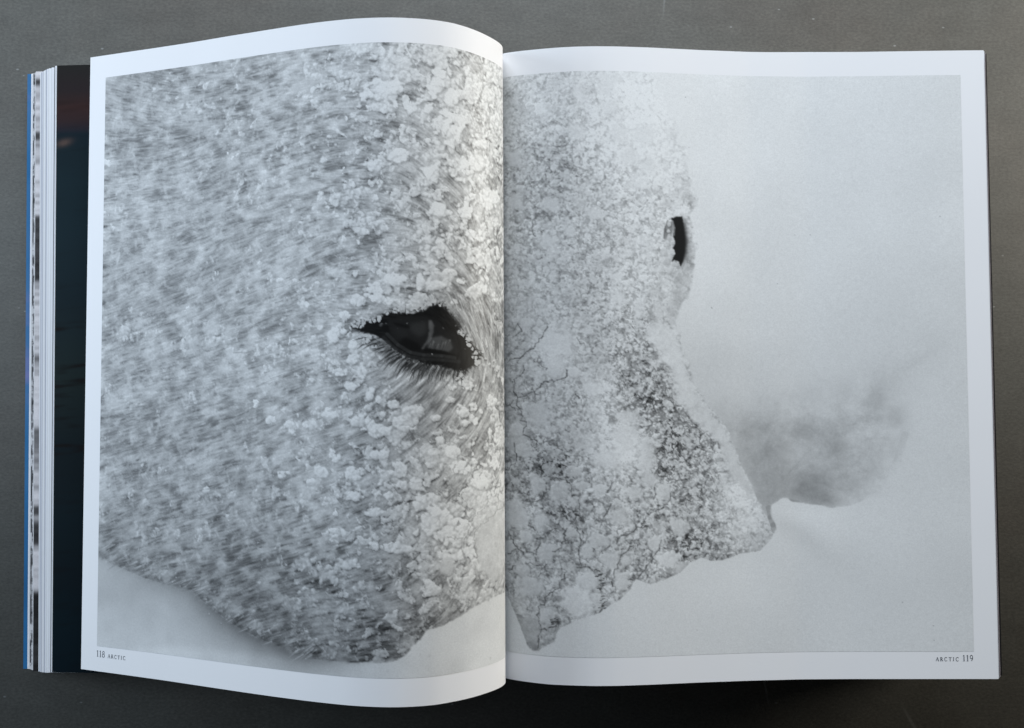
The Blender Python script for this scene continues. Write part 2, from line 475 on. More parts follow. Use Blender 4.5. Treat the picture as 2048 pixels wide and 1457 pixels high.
F = sstep(-1.9, 1.7, 0.9 * cloud + bias)
lay_hair = 0.640 + 0.046 * hS + 0.044 * hA + 0.050 * hB - 0.07 * np.clip(hC - 1.0, 0, 1.5)
lay_frost = 0.812 + 0.016 * A.fine + 0.022 * hS + 0.018 * hA + 0.012 * pop
A.C = lay_hair * (1 - F) + lay_frost * F + 1.15 * (tone - 0.785) + 0.045 * np.clip(tuft - .5, 0, 1.6) - 0.018 * np.clip(-tuft - .3, 0, 1.6) + 0.012 * (np.roll(tuft, -3, 0) - np.roll(tuft, 3, 0))
lm = gblur(A.C, 9.0); A.C = lm + (0.80 + 0.20 * rightness) * (A.C - lm)
# the coat laid bare round the eye and at a few partings
coat = A.gauss(850, 775, 70, 30, -15) + A.gauss(955, 640, 26, 70, -12) + 0.9 * A.gauss(945, 870, 50, 45) + 0.55 * A.gauss(905, 376, 20, 14) + 0.5 * A.gauss(850, 420, 26, 16)
coat = np.clip(coat, 0, 1)
A.C = A.C * (1 - 0.8 * coat) + 0.8 * coat * (0.69 + 0.080 * hB + 0.065 * hA + 0.03 * hS)
# snow lying in heaps, thickening towards the gutter
LUMPS = [(720,96,26,11),(768,184,34,24),(765,214,20,12),(819,211,15,12),(838,203,8,8),(855,217,9,10),(868,172,17,17),(902,199,12,17),(878,146,14,11),(900,246,34,27),(905,275,22,16),(862,352,30,20),(929,418,17,17),(978,394,20,22),(950,330,20,16),
        (880,420,20,12),(800,310,18,14),(755,330,20,12),(840,563,10,19),(872,572,20,9),(922,562,10,9),(965,580,9,9),(990,595,7,12),(788,560,22,14),(745,585,24,18),(715,600,22,14),(770,600,16,10),(690,630,16,10),(669,668,12,14),(686,664,8,6),(737,677,8,8),(705,690,10,7),(734,726,8,9),(724,745,11,15),
        (700,720,14,9),(680,745,14,8),(700,775,16,9),(740,789,9,15),(756,800,8,9),(787,810,16,11),(768,825,7,6),(826,822,17,10),(870,836,10,6),(812,848,20,14),(750,862,28,13),(718,842,18,12),(660,830,14,9),(924,824,11,11),(948,815,8,8),(962,822,6,6),(948,843,10,10),(930,846,7,7),(900,800,9,6),(868,906,13,6),(903,904,15,13),
        (880,880,10,8),(930,770,14,10),(905,775,8,6),(985,800,9,12),(1000,870,10,22),(800,940,16,13),(760,910,20,10),(705,948,22,15),(670,910,14,10),(623,964,9,7),(642,945,16,11),(708,993,14,11),(752,985,9,6),(778,990,8,6),(840,1008,15,16),(866,997,8,11),(825,970,26,11),(868,1044,33,23),(908,1064,36,26),(920,939,26,15),
        (960,965,18,14),(985,930,14,14),(900,1112,22,15),(747,1026,20,8),(787,1097,30,12),(670,1065,20,11),(700,1130,18,9),(855,1177,20,18),(940,1090,14,20),(541,842,10,9),(582,853,13,13),(618,850,13,7),(565,949,14,9),(412,980,6,5),(640,655,8,6),(615,700,7,5),(610,610,8,6),(560,560,7,5)]
M = np.zeros(A.sh); hl = np.zeros(A.sh)
for (x, y, rx, ry) in LUMPS:
    d2 = ((X - x) / (rx * 1.05)) ** 2 + ((Y - y) / (ry * 1.05)) ** 2
    d2 = d2 * (1 + 0.35 * A.edge2)
    M = np.maximum(M, np.exp(-0.55 * np.clip(d2, 0, 50) ** 1.3)); hl = np.maximum(hl, 0.42 * min(rx, ry) * np.sqrt(np.clip(1.15 - d2, 0, 1.2)))
region = A.field([(230,300,.10),(420,500,.06),(420,850,.05),(560,250,.12),(600,600,.20),(620,850,.16),(660,300,.28),(680,200,.30),(730,180,.48),(740,320,.50),(720,480,.50),(690,600,.48),(690,740,.46),(700,880,.46),(680,1000,.40),(600,1080,.24),(500,1150,.16),(700,1150,.42),(820,160,.62),(900,160,.66),(970,200,.66),(860,300,.64),(960,330,.66),(820,420,.50),(900,400,.50),(970,460,.64),(800,560,.66),(880,520,.50),(980,560,.56),(985,640,.42),(950,640,.10),(850,775,.04),(930,790,.34),(930,870,.22),(970,830,.36),(800,850,.52),(840,900,.56),(860,960,.66),(960,960,.78),(920,1050,.78),(980,1120,.78),(800,1030,.50),(780,1110,.40),(860,1130,.60),(760,1200,.36),(660,1240,.26),(880,1200,.50)], 42)
hb = billow(A.sh, (15.0, 7.5, 3.8), (.22, .26, .30))
hbn = (hb - hb.mean()) / hb.std()
cov = sstep(.40, .72, np.maximum(M * 1.05, region) + 0.17 * hbn + 0.10 * mid + 0.04 * pop)
sn = tone + 0.060 + 0.030 * M + snow_light(1.25 * hb + hl, .10, .060, .018) + 0.014 * A.fine + 0.012 * cloud
shadow = gblur(np.roll(np.roll(cov, 2, 0), 1, 1), 1.3)
A.C -= 0.060 * sstep(660, 760, X) * (1 - coat)
A.C -= 0.17 * shadow * (1 - cov) * sstep(600, 720, X)
A.over(cov * 0.93, np.clip(sn, .45, .965))
# tight crystals on the curl
gut = sstep(900, 965, X) * (1 - sstep(900, 980, Y)) * (1 - 0.85 * coat)
hg = billow(A.sh, (6.0, 3.2), (.5, .4))
A.C += gut * (snow_light(hg, .05, .035, .01) - 0.07 * sstep(.6, 1.6, -(hg - hg.mean()) / hg.std() + .4 * mid))
A.clump_px(893, 1134, 17, 20, .82, soft=.3, rough=.08, shadow=.14)
A.clump_px(992, 1088, 30, 70, .85, soft=.25, rough=.06, shadow=.12, alpha=.95, shade=.01)
zl = zoomed(600, 780, .2333)
for L in ([(1320,640),(1325,780)], [(1620,900),(1600,980),(1500,1080),(1450,1150),(1440,1230),(1400,1300),(1400,1400)], [(1740,1000),(1640,1080),(1560,1150),(1505,1230),(1490,1330),(1520,1420)], [(1250,1270),(1380,1270)], [(1110,870),(1180,820)], [(1540,760),(1590,660),(1640,640)], [(0,500),(240,490),(360,480)], [(560,300),(660,230)]):
    A.crack(zl(L), 1.0, .52, .6)
# long single hairs and dark partings in the coat
for _ in range(520):
    x, y = rng.uniform(215, 700), rng.uniform(170, 1180)
    if rng.random() > float(np.interp(x, [215, 450, 700], [1, .9, .3])): continue
    r, c = A.loc(x, y); r, c = int(np.clip(r, 0, A.nv - 1)), int(np.clip(c, 0, A.nu - 1))
    a = hair_dir[r, c] + rng.normal(0, .12); l = rng.uniform(10, 34); dkk = rng.random() < .62
    A.stroke([(x, y), (x + l / 2 * math.cos(a), y + l / 2 * math.sin(a) + rng.normal(0, .8)), (x + l * math.cos(a), y + l * math.sin(a))], rng.uniform(.7, 1.6), .50 if dkk else .86, rng.uniform(.3, .75) * (1 if dkk else .6))

for _ in range(420):                                       # frost wisps bridging the hairs
    x, y = rng.uniform(220, 640), rng.uniform(170, 1120)
    a = math.radians(rng.uniform(55, 125)); l = rng.uniform(10, 34); p = [(x, y)]
    for k in range(4):
        p.append((p[-1][0] + l / 4 * math.cos(a), p[-1][1] + l / 4 * math.sin(a))); a += rng.normal(0, .35)
    A.stroke(p, rng.uniform(2.0, 5.0), .86, rng.uniform(.08, .26), taper=False)
# the snow below the jaw
zb = zoomed(190, 1060, .4053)
jaw = zb([(-20,110),(50,150),(130,190),(250,240),(400,285),(480,300),(520,340),(620,420),(720,490),(820,540),(920,580),(1000,620),(1040,635),(1150,645),(1250,655),(1400,657),(1490,645),(1540,615),(1560,580),(1610,540),(1630,500),(1720,470),(1800,430),(1870,380),(1950,345),(2010,312),(2060,300)])
snow_poly = jaw + [(1500, 1184), (1500, 1450), (150, 1450)]
jx, jy = np.array(jaw)[:, 0], np.array(jaw)[:, 1]
dist = np.min([np.hypot(X - a, Y - b) for a, b in zip(np.interp(np.linspace(0, 26, 160), np.arange(27), jx), np.interp(np.linspace(0, 26, 160), np.arange(27), jy))], axis=0)
inside = A.poly(snow_poly, 0)
ragged = gblur((A.poly([(x, y) for x, y in snow_poly], 0) + 0.0), 1.0)
wob = np.clip(ragged + 0.0, 0, 1)
soft_left = 1 - sstep(600, 760, X)
m1 = gblur(inside, 2.6) ; m2 = gblur(inside, 0.9)
m = m1 * soft_left + m2 * (1 - soft_left)
m = np.clip(m + 0.22 * A.edge * 4 * m * (1 - m), 0, 1)
snow = 0.835 + 0.065 * sstep(700, 960, X) + 0.02 * sstep(1230, 1320, Y)
snow = snow - soft_left * 0.24 * np.exp(-dist / 42) * sstep(230, 420, X) - soft_left * 0.10 * np.exp(-dist / 24) - 0.05 * A.gauss(520, 1270, 90, 26, 24) - 0.05 * A.gauss(240, 1190, 50, 26, 30)
snow = snow + 0.010 * nz(A.sh, 22) + 0.008 * nz(A.sh, 7) + 0.004 * A.fine
snow = snow + 0.05 * sstep(-10, 12, Y - np.interp(X, [200, 340, 500, 620, 780], [1310, 1292, 1306, 1320, 1332])) * (1 - sstep(600, 800, X))
A.C -= (1 - inside) * 0.12 * np.exp(-dist / 22) * (0.5 + 0.5 * soft_left)
A.over(m, snow)
for _ in range(150):                                       # frosted chin hairs over the soft shadow
    t = rng.uniform(0, 12); k = np.interp(t, np.arange(27), jx), np.interp(t, np.arange(27), jy)
    l = rng.uniform(10, 30); a = math.radians(rng.uniform(140, 165))
    x, y = k[0] + rng.uniform(0, 30), k[1] + rng.uniform(-34, -2)
    A.stroke([(x, y), (x + l * math.cos(a), y + l * math.sin(a))], rng.uniform(1.0, 2.4), rng.choice([.80, .74, .52]), .5)

# the near eye
ze = zoomed(660, 540, .1785)
lid = ze([(230,640),(300,600),(370,560),(420,590),(560,535),(640,505),(740,480),(860,492),(980,480),(1080,450),(1150,400),(1230,385),(1330,470),(1420,600),(1470,690),(1540,780),(1620,860),(1690,950),(1650,1010),(1600,1080),(1560,1110),(1480,1130),(1400,1130),(1300,1085),(1150,1060),(1000,1020),(850,960),(720,880),(620,790),(520,725),(420,705),(330,690)])
halo = gblur(A.poly(lid, 0), 5.0)
A.C -= 0.22 * halo * (1 - coat * 0.3)
under = ze([(420,760),(600,800),(760,900),(900,985),(1060,1050),(1250,1090),(1420,1150),(1500,1150),(1300,1170),(1080,1150),(880,1090),(680,1010),(520,900)])
A.over(0.75 * A.poly(under, 3.0), 0.30)
lashes = [((520 + 1020 * t), (760 + 420 * t - 140 * (t - .5) ** 2 * 0 + 60 * math.sin(math.pi * t))) for t in np.linspace(0, 1, 5)]
for k in range(330):                                       # coat hairs fanning from the lower lid
    t = rng.random()
    bx = np.interp(t, [0, .25, .5, .75, 1], [430, 680, 920, 1180, 1500]); by = np.interp(t, [0, .25, .5, .75, 1], [740, 900, 1010, 1070, 1110])
    a = math.radians(np.interp(t, [0, .3, .6, 1], [172, 150, 132, 104]) + rng.normal(0, 7)); l = rng.uniform(60, 260) * np.interp(t, [0, .4, 1], [.8, 1, .6])
    bx += rng.normal(0, 25); by += rng.uniform(-10, 60)
    dark = rng.random() < .58
    p = [(bx, by), (bx + .5 * l * math.cos(a), by + .5 * l * math.sin(a)), (bx + l * math.cos(a - .14), by + l * math.sin(a - .14))]
    A.stroke(ze(p), rng.uniform(1.1, 2.6) if dark else rng.uniform(.7, 1.4), rng.uniform(.12, .3) if dark else rng.uniform(.6, .8), rng.uniform(.5, .95))
for k in range(260):                                       # coat hairs sweeping past the inner corner
    t = rng.random(); x, y = rng.uniform(1250, 1900), rng.uniform(250, 1000)
    if x < 1330 + (y - 300) * .55: continue
    a = math.radians(np.interp(x - .3 * y, [900, 1300, 1750], [40, 62, 84]) + rng.normal(0, 5)); l = rng.uniform(90, 240)
    A.stroke(ze([(x, y), (x + l * math.cos(a) * .5, y + l * math.sin(a) * .5), (x + l * math.cos(a + .1), y + l * math.sin(a + .1))]), rng.uniform(.7, 1.5), rng.choice([.45, .52, .88, .84]), rng.uniform(.35, .8))
em = A.poly(lid, 0.9); em = np.clip(em + A.edge * 1.2 * em * (1 - em), 0, 1)
A.over(em, 0.09 + 0.02 * np.clip(hS, -1, 2))
for k in range(150):                                       # short black lashes breaking the lid outline
    i = rng.integers(0, len(lid)); j = (i + 1) % len(lid); t = rng.random()
    x, y = lid[i][0] * (1 - t) + lid[j][0] * t, lid[i][1] * (1 - t) + lid[j][1] * t
    a = math.atan2(y - (540 + .1785 * 760), (x - (660 + .1785 * 1000)) * .6) + rng.normal(0, .5); l = rng.uniform(3, 10)
    A.stroke([(x, y), (x + l * math.cos(a), y + l * math.sin(a))], rng.uniform(1, 2.2), .11, rng.uniform(.4, .9))
ball = A.poly(ze([(640,560),(760,535),(900,520),(1060,520),(1180,560),(1290,660),(1380,780),(1440,900),(1400,950),(1250,950),(1050,925),(900,890),(760,820),(680,730)]), 1.0)
A.over(ball * 0.9, 0.135)
A.over(0.7 * A.poly(ze([(900,600),(1080,575),(1090,700),(1000,760),(900,690)]), 2.2), 0.23)
A.over(0.5 * A.poly(ze([(690,640),(880,660),(880,760),(740,740)]), 2.5), 0.19)
A.over(0.8 * A.poly(ze([(700,585),(890,625),(885,660),(740,625)]), 0.9), 0.07)
A.over(0.85 * A.poly(ze([(760,830),(880,905),(1010,920),(1030,880),(980,820),(840,760)]), 1.4), 0.07)
A.over(0.85 * A.poly(ze([(1130,760),(1250,740),(1350,800),(1380,880),(1330,920),(1200,900),(1090,880)]), 1.3), 0.33)
for k in range(26):
    x = rng.uniform(1110, 1350); y = rng.uniform(760, 860)
    A.stroke(ze([(x, y), (x - 25, y + 70)]), rng.uniform(.8, 1.8), rng.choice([.2, .46]), .6)
A.over(0.8 * A.poly(ze([(1020,910),(1080,880),(1250,905),(1400,950),(1480,980),(1380,975),(1200,945)]), 0.8), 0.06)
cres = gblur(A.poly(ze([(1100,560),(1140,570),(1166,620),(1160,700),(1135,770),(1095,830),(1040,890),(1020,890),(1060,830),(1095,770),(1110,690),(1105,610)]), 0), 0.9)
A.over(cres * .85, .40 + .03 * A.edge)
for L, v in (([(640,720),(760,840),(900,925),(1050,955),(1250,965),(1400,985)], .24), ([(600,760),(730,880),(880,970),(1040,1000),(1260,1010),(1450,1030)], .20)):
    A.stroke(ze(L), 4.2, v, .65, taper=False)
A.clump_px(762, 649, 5, 6, .36, soft=.7, shadow=0); A.clump_px(764, 647, 2.2, 2, .5, soft=.7, shadow=0)
Me = np.zeros(A.sh)
for (x, y, q) in [(815,624,7),(824,619,6),(835,616,8),(845,614,7),(852,609,7),(806,618,8),(795,617,7),(786,622,6),(860,607,5),(868,603,5),(775,625,7),(757,637,7),(748,641,6),(727,645,8),(716,650,9),(739,643,6),(919,665,6),(926,671,5),(934,682,6),(938,690,6),(944,698,5),(950,705,4),(953,716,5),(955,725,7),(944,715,4),(971,719,4),(922,750,8),(914,757,6),(931,757,7),(966,703,4),(879,612,3),(890,606,3),(737,677,8),(728,684,7),(722,672,6),(745,692,6),(733,726,8)]:
    Me = np.maximum(Me, A.gauss(x, y, q * .72))
hs = billow(A.sh, (5.0, 2.6), (.5, .5)); hsn = (hs - hs.mean()) / hs.std()
ce = sstep(.45, .75, Me + 0.22 * hsn)
A.C -= 0.25 * gblur(np.roll(ce, 1, 0), 1.0) * (1 - ce) * (A.C > .4)
A.over(ce * .95, np.clip(.80 + snow_light(hs, .07, .05, .01), .45, .95))
band = np.zeros(A.sh)                                         # crystals strewn over the upper lashes and the inner corner
for (x, y, rx, ry, an) in ((840, 605, 45, 9, -18), (760, 632, 32, 8, -22), (940, 692, 9, 40, -32)):
    band = np.maximum(band, A.gauss(x, y, rx, ry, an))
A.over(0.85 * gblur(sstep(.62, .85, band * .55 + .28 * hsn), .5), np.clip(.74 + snow_light(hs, .06, .05, .01), .35, .9))

# ---- right page
RV0, RV1 = 0.0120, H - 0.0127
B = Print(PR, 0.0005, PR.len - 0.0113, RV0, RV1, 600, 780)
X, Y = B.X, B.Y
# snow and mist behind
sky = B.field([(1400,180,.955),(1450,300,.965),(1420,520,.96),(1550,200,.94),(1700,250,.925),(1900,200,.915),(1900,450,.92),(1700,450,.935),(1600,600,.93),(1480,640,.93),(1880,620,.90),(1870,670,.875),(1780,740,.865),(1700,700,.90),(1880,800,.90),(1900,950,.91),(1850,1000,.91),
    (1420,760,.87),(1500,760,.89),(1600,720,.90),(1880,1200,.90),(1700,1250,.91),(1500,1250,.92),(1300,1270,.92),(1200,1300,.92),(1600,1100,.91),(1450,1180,.93),(1750,1080,.91)], 90)
B.C = sky + 0.008 + 0.004 * nz(B.sh, 18) + 0.006 * nz(B.sh, 1.0)
hol = B.poly([(1405,800),(1450,812),(1500,806),(1560,780),(1610,790),(1650,765),(1690,785),(1720,755),(1770,745),(1800,775),(1815,850),(1800,905),(1775,950),(1740,990),(1690,1014),(1650,1016),(1600,1006),(1570,997),(1545,1020),(1540,1070),(1500,1000),(1440,860)], 15)
hv = B.field([(1440,850,.75),(1500,860,.72),(1500,930,.70),(1540,1000,.64),(1580,960,.66),(1620,990,.55),(1648,1005,.60),(1600,880,.74),(1560,810,.82),(1660,900,.76),(1680,980,.76),(1740,960,.79),(1740,880,.80),(1750,810,.80),(1790,850,.83),(1640,800,.84),(1700,800,.86)], 40)
hv = hv * 0.8 + 0.17 + 0.020 * nz(B.sh, 9) + 0.012 * nz(B.sh, 3) + 0.010 * nz(B.sh, 1.0)
hh = billow(B.sh, (34.0, 15.0, 6.0), (.10, .10, .08))
hv = hv + snow_light(hh, .035, .012, .006)
B.over(hol * (0.60 + 0.38 * sstep(770, 880, Y)) * (1 - 0.12 * sstep(1700, 1800, X)), hv)
B.C -= 0.07 * B.gauss(1752, 800, 14, 24, 10) + 0.05 * B.gauss(1685, 815, 12, 26, 8) + 0.05 * B.gauss(1795, 830, 14, 16) + 0.06 * B.gauss(1640, 1000, 20, 10) + 0.03 * B.gauss(1830, 725, 30, 8, -30)
for L in ([(1810,870),(1795,920),(1760,975),(1715,1008)],):
    B.stroke(L, 9, .78, .35, taper=False)
drift = B.poly([(1541,1034),(1541,1020),(1545,1010),(1556,1003),(1566,997),(1575,997),(1583,1004),(1600,1005),(1620,1009),(1640,1010),(1660,1017),(1690,1014),(1720,1006),(1750,985),(1790,940),(1830,900),(1960,850),(1980,1400),(990,1400),(1000,1190),(1016,1193),(1024,1213),(1035,1237),(1046,1268),(1055,1290),(1066,1302),(1077,1302),(1088,1294),(1110,1283),(1112,1268),(1123,1255),(1158,1239),(1198,1226),(1220,1211),(1242,1198),(1261,1180),(1266,1167),(1272,1160),(1301,1168),(1330,1160),(1362,1145),(1378,1127),(1402,1115),(1423,1122),(1450,1119),(1481,1108),(1520,1102),(1533,1089),(1544,1076),(1550,1062),(1553,1055),(1549,1046)], 0)
dsoft = sstep(1660, 1800, X)
dm = gblur(drift, 0.9) * (1 - dsoft) + gblur(drift, 14) * dsoft
dm = np.clip(dm + B.edge2 * 1.1 * dm * (1 - dm), 0, 1)
dv = sky + 0.012 + 0.035 * B.gauss(1620, 1040, 90, 36, 8) + 0.006 * nz(B.sh, 26) + 0.005 * nz(B.sh, 1.0) - 0.045 * B.gauss(1610, 1075, 55, 16, 38) - 0.02 * B.gauss(1565, 1050, 22, 10, 40) + 0.015 * B.gauss(1600, 1030, 60, 14, 5)
horse = [(995,120),(1290,120),(1307,144),(1316,192),(1329,221),(1351,261),(1365,300),(1378,331),(1384,362),(1383,379),(1395,398),(1393,410),(1387,421),(1368,432),(1381,435),(1384,452),(1388,479),(1395,497),(1391,514),(1384,545),(1381,569),(1371,602),(1361,617),(1354,645),(1356,661),(1366,694),(1377,732),(1386,771),(1406,793),(1412,811),(1437,837),(1459,866),(1472,896),(1483,935),(1496,961),(1511,985),(1525,1016),(1538,1040),(1546,1062),(1560,1150),(1300,1200),(1100,1330),(995,1330)]
hin = B.poly(horse, 0)
hm = gblur(hin, 1.7); hm5 = gblur(hin, 4.0)
up = 1 - sstep(230, 420, Y)
hm = hm * (1 - up) + hm5 * up
hm = np.clip(hm + (B.edge * 1.6 + B.edge2 * 1.8) * hm * (1 - hm), 0, 1)
tone = B.field([(1030,180,.80),(1030,350,.78),(1030,550,.80),(1030,700,.76),(1080,200,.85),(1150,180,.86),(1250,190,.93),(1280,260,.92),(1200,280,.89),(1330,330,.91),(1270,360,.90),(1100,330,.78),(1080,400,.79),(1180,380,.82),(1270,420,.87),(1340,400,.86),(1120,480,.83),(1230,480,.82),(1300,500,.86),(1360,560,.80),(1340,620,.80),
    (1100,580,.82),(1180,600,.80),(1250,580,.86),(1270,680,.82),(1110,700,.88),(1200,720,.78),(1280,760,.73),(1330,760,.74),(1360,850,.72),(1200,780,.87),(1100,800,.78),(1050,800,.72),(1120,900,.74),(1100,930,.66),(1220,880,.88),(1260,900,.90),(1300,860,.80),(1340,900,.72),(1390,930,.74),(1420,960,.76),(1380,1040,.76),(1440,1060,.78),
    (1500,1040,.84),(1480,1000,.88),(1520,1080,.76),(1400,1100,.74),(1300,1000,.80),(1200,1000,.80),(1150,1020,.70),(1060,1050,.80),(1100,1100,.76),(1200,1100,.76),(1280,1100,.76),(1330,1120,.84),(1150,1200,.86),(1100,1220,.74),(1060,1260,.70),(1220,1190,.78)], 42)
spk = B.field([(1040,200,.5),(1040,600,.55),(1120,330,.95),(1120,420,.9),(1200,200,.45),(1280,230,.2),(1320,320,.25),(1250,400,.7),(1180,500,.85),(1280,480,.6),(1340,600,.35),(1180,620,.9),(1250,640,.85),(1260,740,1.3),(1320,800,1.35),(1360,880,1.4),(1300,830,1.2),(1120,700,.4),(1200,760,.6),(1090,850,.7),(1100,930,1.2),(1060,820,.8),(1240,900,.4),
    (1340,950,1.2),(1400,1000,1.15),(1360,1080,1.2),(1430,1070,1.1),(1500,1060,.4),(1480,990,.25),(1200,1020,.8),(1130,1020,1.1),(1080,1080,.8),(1250,1060,.9),(1150,1180,.7),(1300,1120,1.0),(1060,1230,.5)], 42)
hb = B.angle([(1030,500,50),(1200,400,40),(1300,800,60),(1400,1000,55),(1100,1000,20)], 100)
hr = B.lic(hb, 0.8, 6)
save = B.C.copy()
fluff = np.zeros(B.sh)
z1, z2, z3, z4 = zoomed(1000, 120, .2197), zoomed(1000, 420, .2197), zoomed(1000, 720, .2197), zoomed(1000, 1000, .2197)
for zz, LL in ((z1, [(1020,440,110,100),(960,260,110,80),(1300,680,130,110),(1080,680,110,90),(1220,1120,100,80),(680,650,100,80),(840,1400,90,60),(700,300,70,60),(450,1310,95,70),(1180,880,100,80),(1000,170,120,60),(120,900,70,80),(150,1300,80,80),(1350,950,90,90)]),
               (z2, [(520,1200,180,130),(430,290,100,75),(1090,800,95,75),(790,1090,50,58),(1530,430,80,60),(1060,620,60,50),(960,420,50,40),(640,200,60,50),(240,1020,70,50),(850,50,90,50),(1270,900,60,90),(1440,930,40,80)]),
               (z3, [(840,250,120,110),(1150,690,130,120),(1320,860,95,200),(960,900,120,110),(1690,740,80,60),(1160,530,110,70),(780,760,110,80),(500,60,130,90),(1350,1090,80,90),(1230,1230,100,70),(350,500,110,120),(150,700,90,200)]),
               (z4, [(380,200,80,90),(1080,150,90,90),(1420,250,70,70),(1650,620,80,60),(160,150,100,120)])):
    for (x, y, rx, ry) in LL:
        (px, py), = zz([(x, y)]); fluff = np.maximum(fluff, B.gauss(px, py, rx * .2197 * .75, ry * .2197 * .75))
cl = fbm(B.sh, (8, 4, 2, 1.1, .6), .8)
fluff = np.clip(sstep(.25, .85, fluff + 0.12 * cl), 0, 1)
HARD = [(z3, [(690,120,70,50),(540,1190,108,108),(350,1130,80,90),(660,1010,80,60),(740,1150,60,40),(920,1180,60,48),(1490,1200,65,75),(680,1290,70,60),(170,640,70,70),(220,820,80,60),(140,1390,100,90)]),
        (z4, [(160,150,95,110),(240,340,80,70),(210,640,80,62),(280,790,112,100),(690,930,150,125),(800,730,105,92),(860,900,70,62),(1110,740,82,105),(1520,540,95,62),(900,360,75,60),(990,540,85,65),(640,290,50,50),(430,470,80,80),(420,1050,60,70),(1150,560,50,50),(100,420,60,60),(800,470,60,60),(380,200,80,90),(1350,160,60,60),(1420,400,60,70),(1650,250,90,80)])]
M = np.zeros(B.sh); hl = np.zeros(B.sh)
for zz, LL in HARD:
    for (x, y, rx, ry) in LL:
        (px, py), = zz([(x, y)]); rx, ry = rx * .2197, ry * .2197
        d2 = (((X - px) / rx) ** 2 + ((Y - py) / ry) ** 2) * (1 + 0.45 * B.edge2)
        M = np.maximum(M, sstep(1.25, .55, d2) if False else 1 - sstep(.6, 1.25, d2)); hl = np.maximum(hl, 0.40 * min(rx, ry) * np.sqrt(np.clip(1.1 - d2, 0, 1.2)))
hb = billow(B.sh, (11.0, 5.2, 2.8), (.14, .28, .36))
hbn = (hb - hb.mean()) / hb.std()
smooth_ = np.clip(np.maximum(fluff, M), 0, 1)
rough_ = snow_light(hb, .070, .045, .012); calm = snow_light(hl + 0.35 * hb, .06, .02, .010)
H0 = tone + 0.075 + rough_ * (0.75 + 0.60 * spk) + 0.02 * cl + 0.012 * B.fine
open_ = sstep(.05, 1.3, -hbn + 0.65 * (spk - .8) + 0.30 * cl)      # the dark coat between crystals
fz = fbm(B.sh, (2.6, 1.5, 0.85), 0.95)
H0 -= spk * (open_ * (0.17 - 0.03 * hr) + 0.17 * sstep(-0.1, 1.9, fz + 0.45 * (spk - .7) + 0.15 * cl) - 0.03 * sstep(.4, 1.8, -fz))
g3, _, _ = worley(B.sh, 20.0, .8)
H0 -= 0.15 * (1 - g3) ** 6 * sstep(860, 1040, Y) * (1 - sstep(1330, 1460, X)) * sstep(-.9, .6, nz(B.sh, 7))
H0 += 0.03 * sstep(760, 900, Y)
H0 -= 0.03 * sstep(860, 1000, Y) * (1 - sstep(1250, 1420, X)) * sstep(-.2, 1.2, fz)
fl = np.clip(tone + 0.09, .85, .945) + calm + 0.010 * B.fine
B.C = H0 * (1 - 0.9 * smooth_) + 0.9 * smooth_ * fl
B.over(0.7 * B.poly(z4([(160,1070),(340,1070),(360,1180),(330,1350),(270,1340),(210,1230)]), 1.5), 0.74 + 0.02 * B.edge)
for zz, LL in ((z3, [[(210,60),(190,140),(130,190),(120,300),(160,350),(300,290),(430,190)], [(160,350),(150,420),(190,470),(230,590),(210,680),(330,740),(330,800)], [(70,1010),(130,950),(150,860),(130,760)], [(600,80),(620,150),(540,190),(400,200)], [(680,290),(720,350)], [(230,1290),(340,1290),(430,1230)], [(720,1250),(730,1330),(690,1440)],
                [(980,1200),(1040,1110)], [(1400,1250),(1410,1150),(1480,1090)], [(1330,1420),(1370,1370),(1470,1360),(1500,1320),(1550,1270),(1550,1210)], [(960,1420),(1010,1310)], [(460,1090),(560,1080),(650,1140),(650,1200)], [(70,400),(140,460)], [(370,40),(420,90)]]),
               (z2, [[(60,1390),(200,1330),(300,1270),(350,1180),(420,1100),(430,1030)], [(170,1030),(190,1110),(120,1150)], [(300,120),(320,240)], [(700,1180),(780,1250)]]),
               (z4, [[(80,300),(140,420),(220,480),(330,480),(350,420),(360,360),(410,340)], [(270,240),(320,280)], [(590,260),(590,380),(560,400)], [(690,250),(740,340),(730,450),(740,580),(720,620)], [(720,620),(790,600),(840,640)], [(980,90),(930,190),(910,250)], [(1500,50),(1440,110),(1340,130),(1310,210),(1180,310),(1070,350),(1060,400)],
                [(1200,420),(1110,500),(1080,580),(1050,650),(1020,730),(1040,800),(1060,850)], [(1470,370),(1430,480),(1350,600),(1290,680),(1250,720)], [(1230,440),(1230,500)], [(610,640),(560,720),(530,800),(440,860),(400,940),(350,990),(350,1100),(380,1180),(360,1290),(345,1350)], [(380,1180),(510,1150)], [(940,960),(900,1030),(850,1050)], [(380,630),(410,600),(420,640),(350,700)], [(80,660),(140,600)], [(70,500),(140,450)], [(250,560),(330,590),(400,600)], [(480,470),(560,440)], [(840,430),(850,470)], [(920,480),(1000,420)]])):
    for L in LL: B.crack(zz(L), 1.5, .36, .75)
for (px, py, rr) in [(1105,935,22),(1073,889,9),(1136,1023,16),(1099,1059,7),(1204,1156,8),(1211,1206,9),(1110,1244,7),(1158,793,9),(1330,945,14),(1345,880,20),(1300,800,16),(1385,1090,18),(1290,1045,12),(1075,720,6)]:
    g = np.clip(B.gauss(px, py, rr, rr) * 1.3, 0, 1)
    B.C -= g * 0.17 * sstep(-.2, 1.2, -hbn)
for k in range(9):                                         # short hairs showing in the gaps
    for (px, py) in ((1200, 1148), (1205, 1165), (1208, 1205), (1110, 1242)):
        x, y = px + rng.uniform(-8, 8), py + rng.uniform(-14, 14)
        B.stroke([(x - 4, y + 1), (x + 4, y - 1)], 1.2, .22, .8)
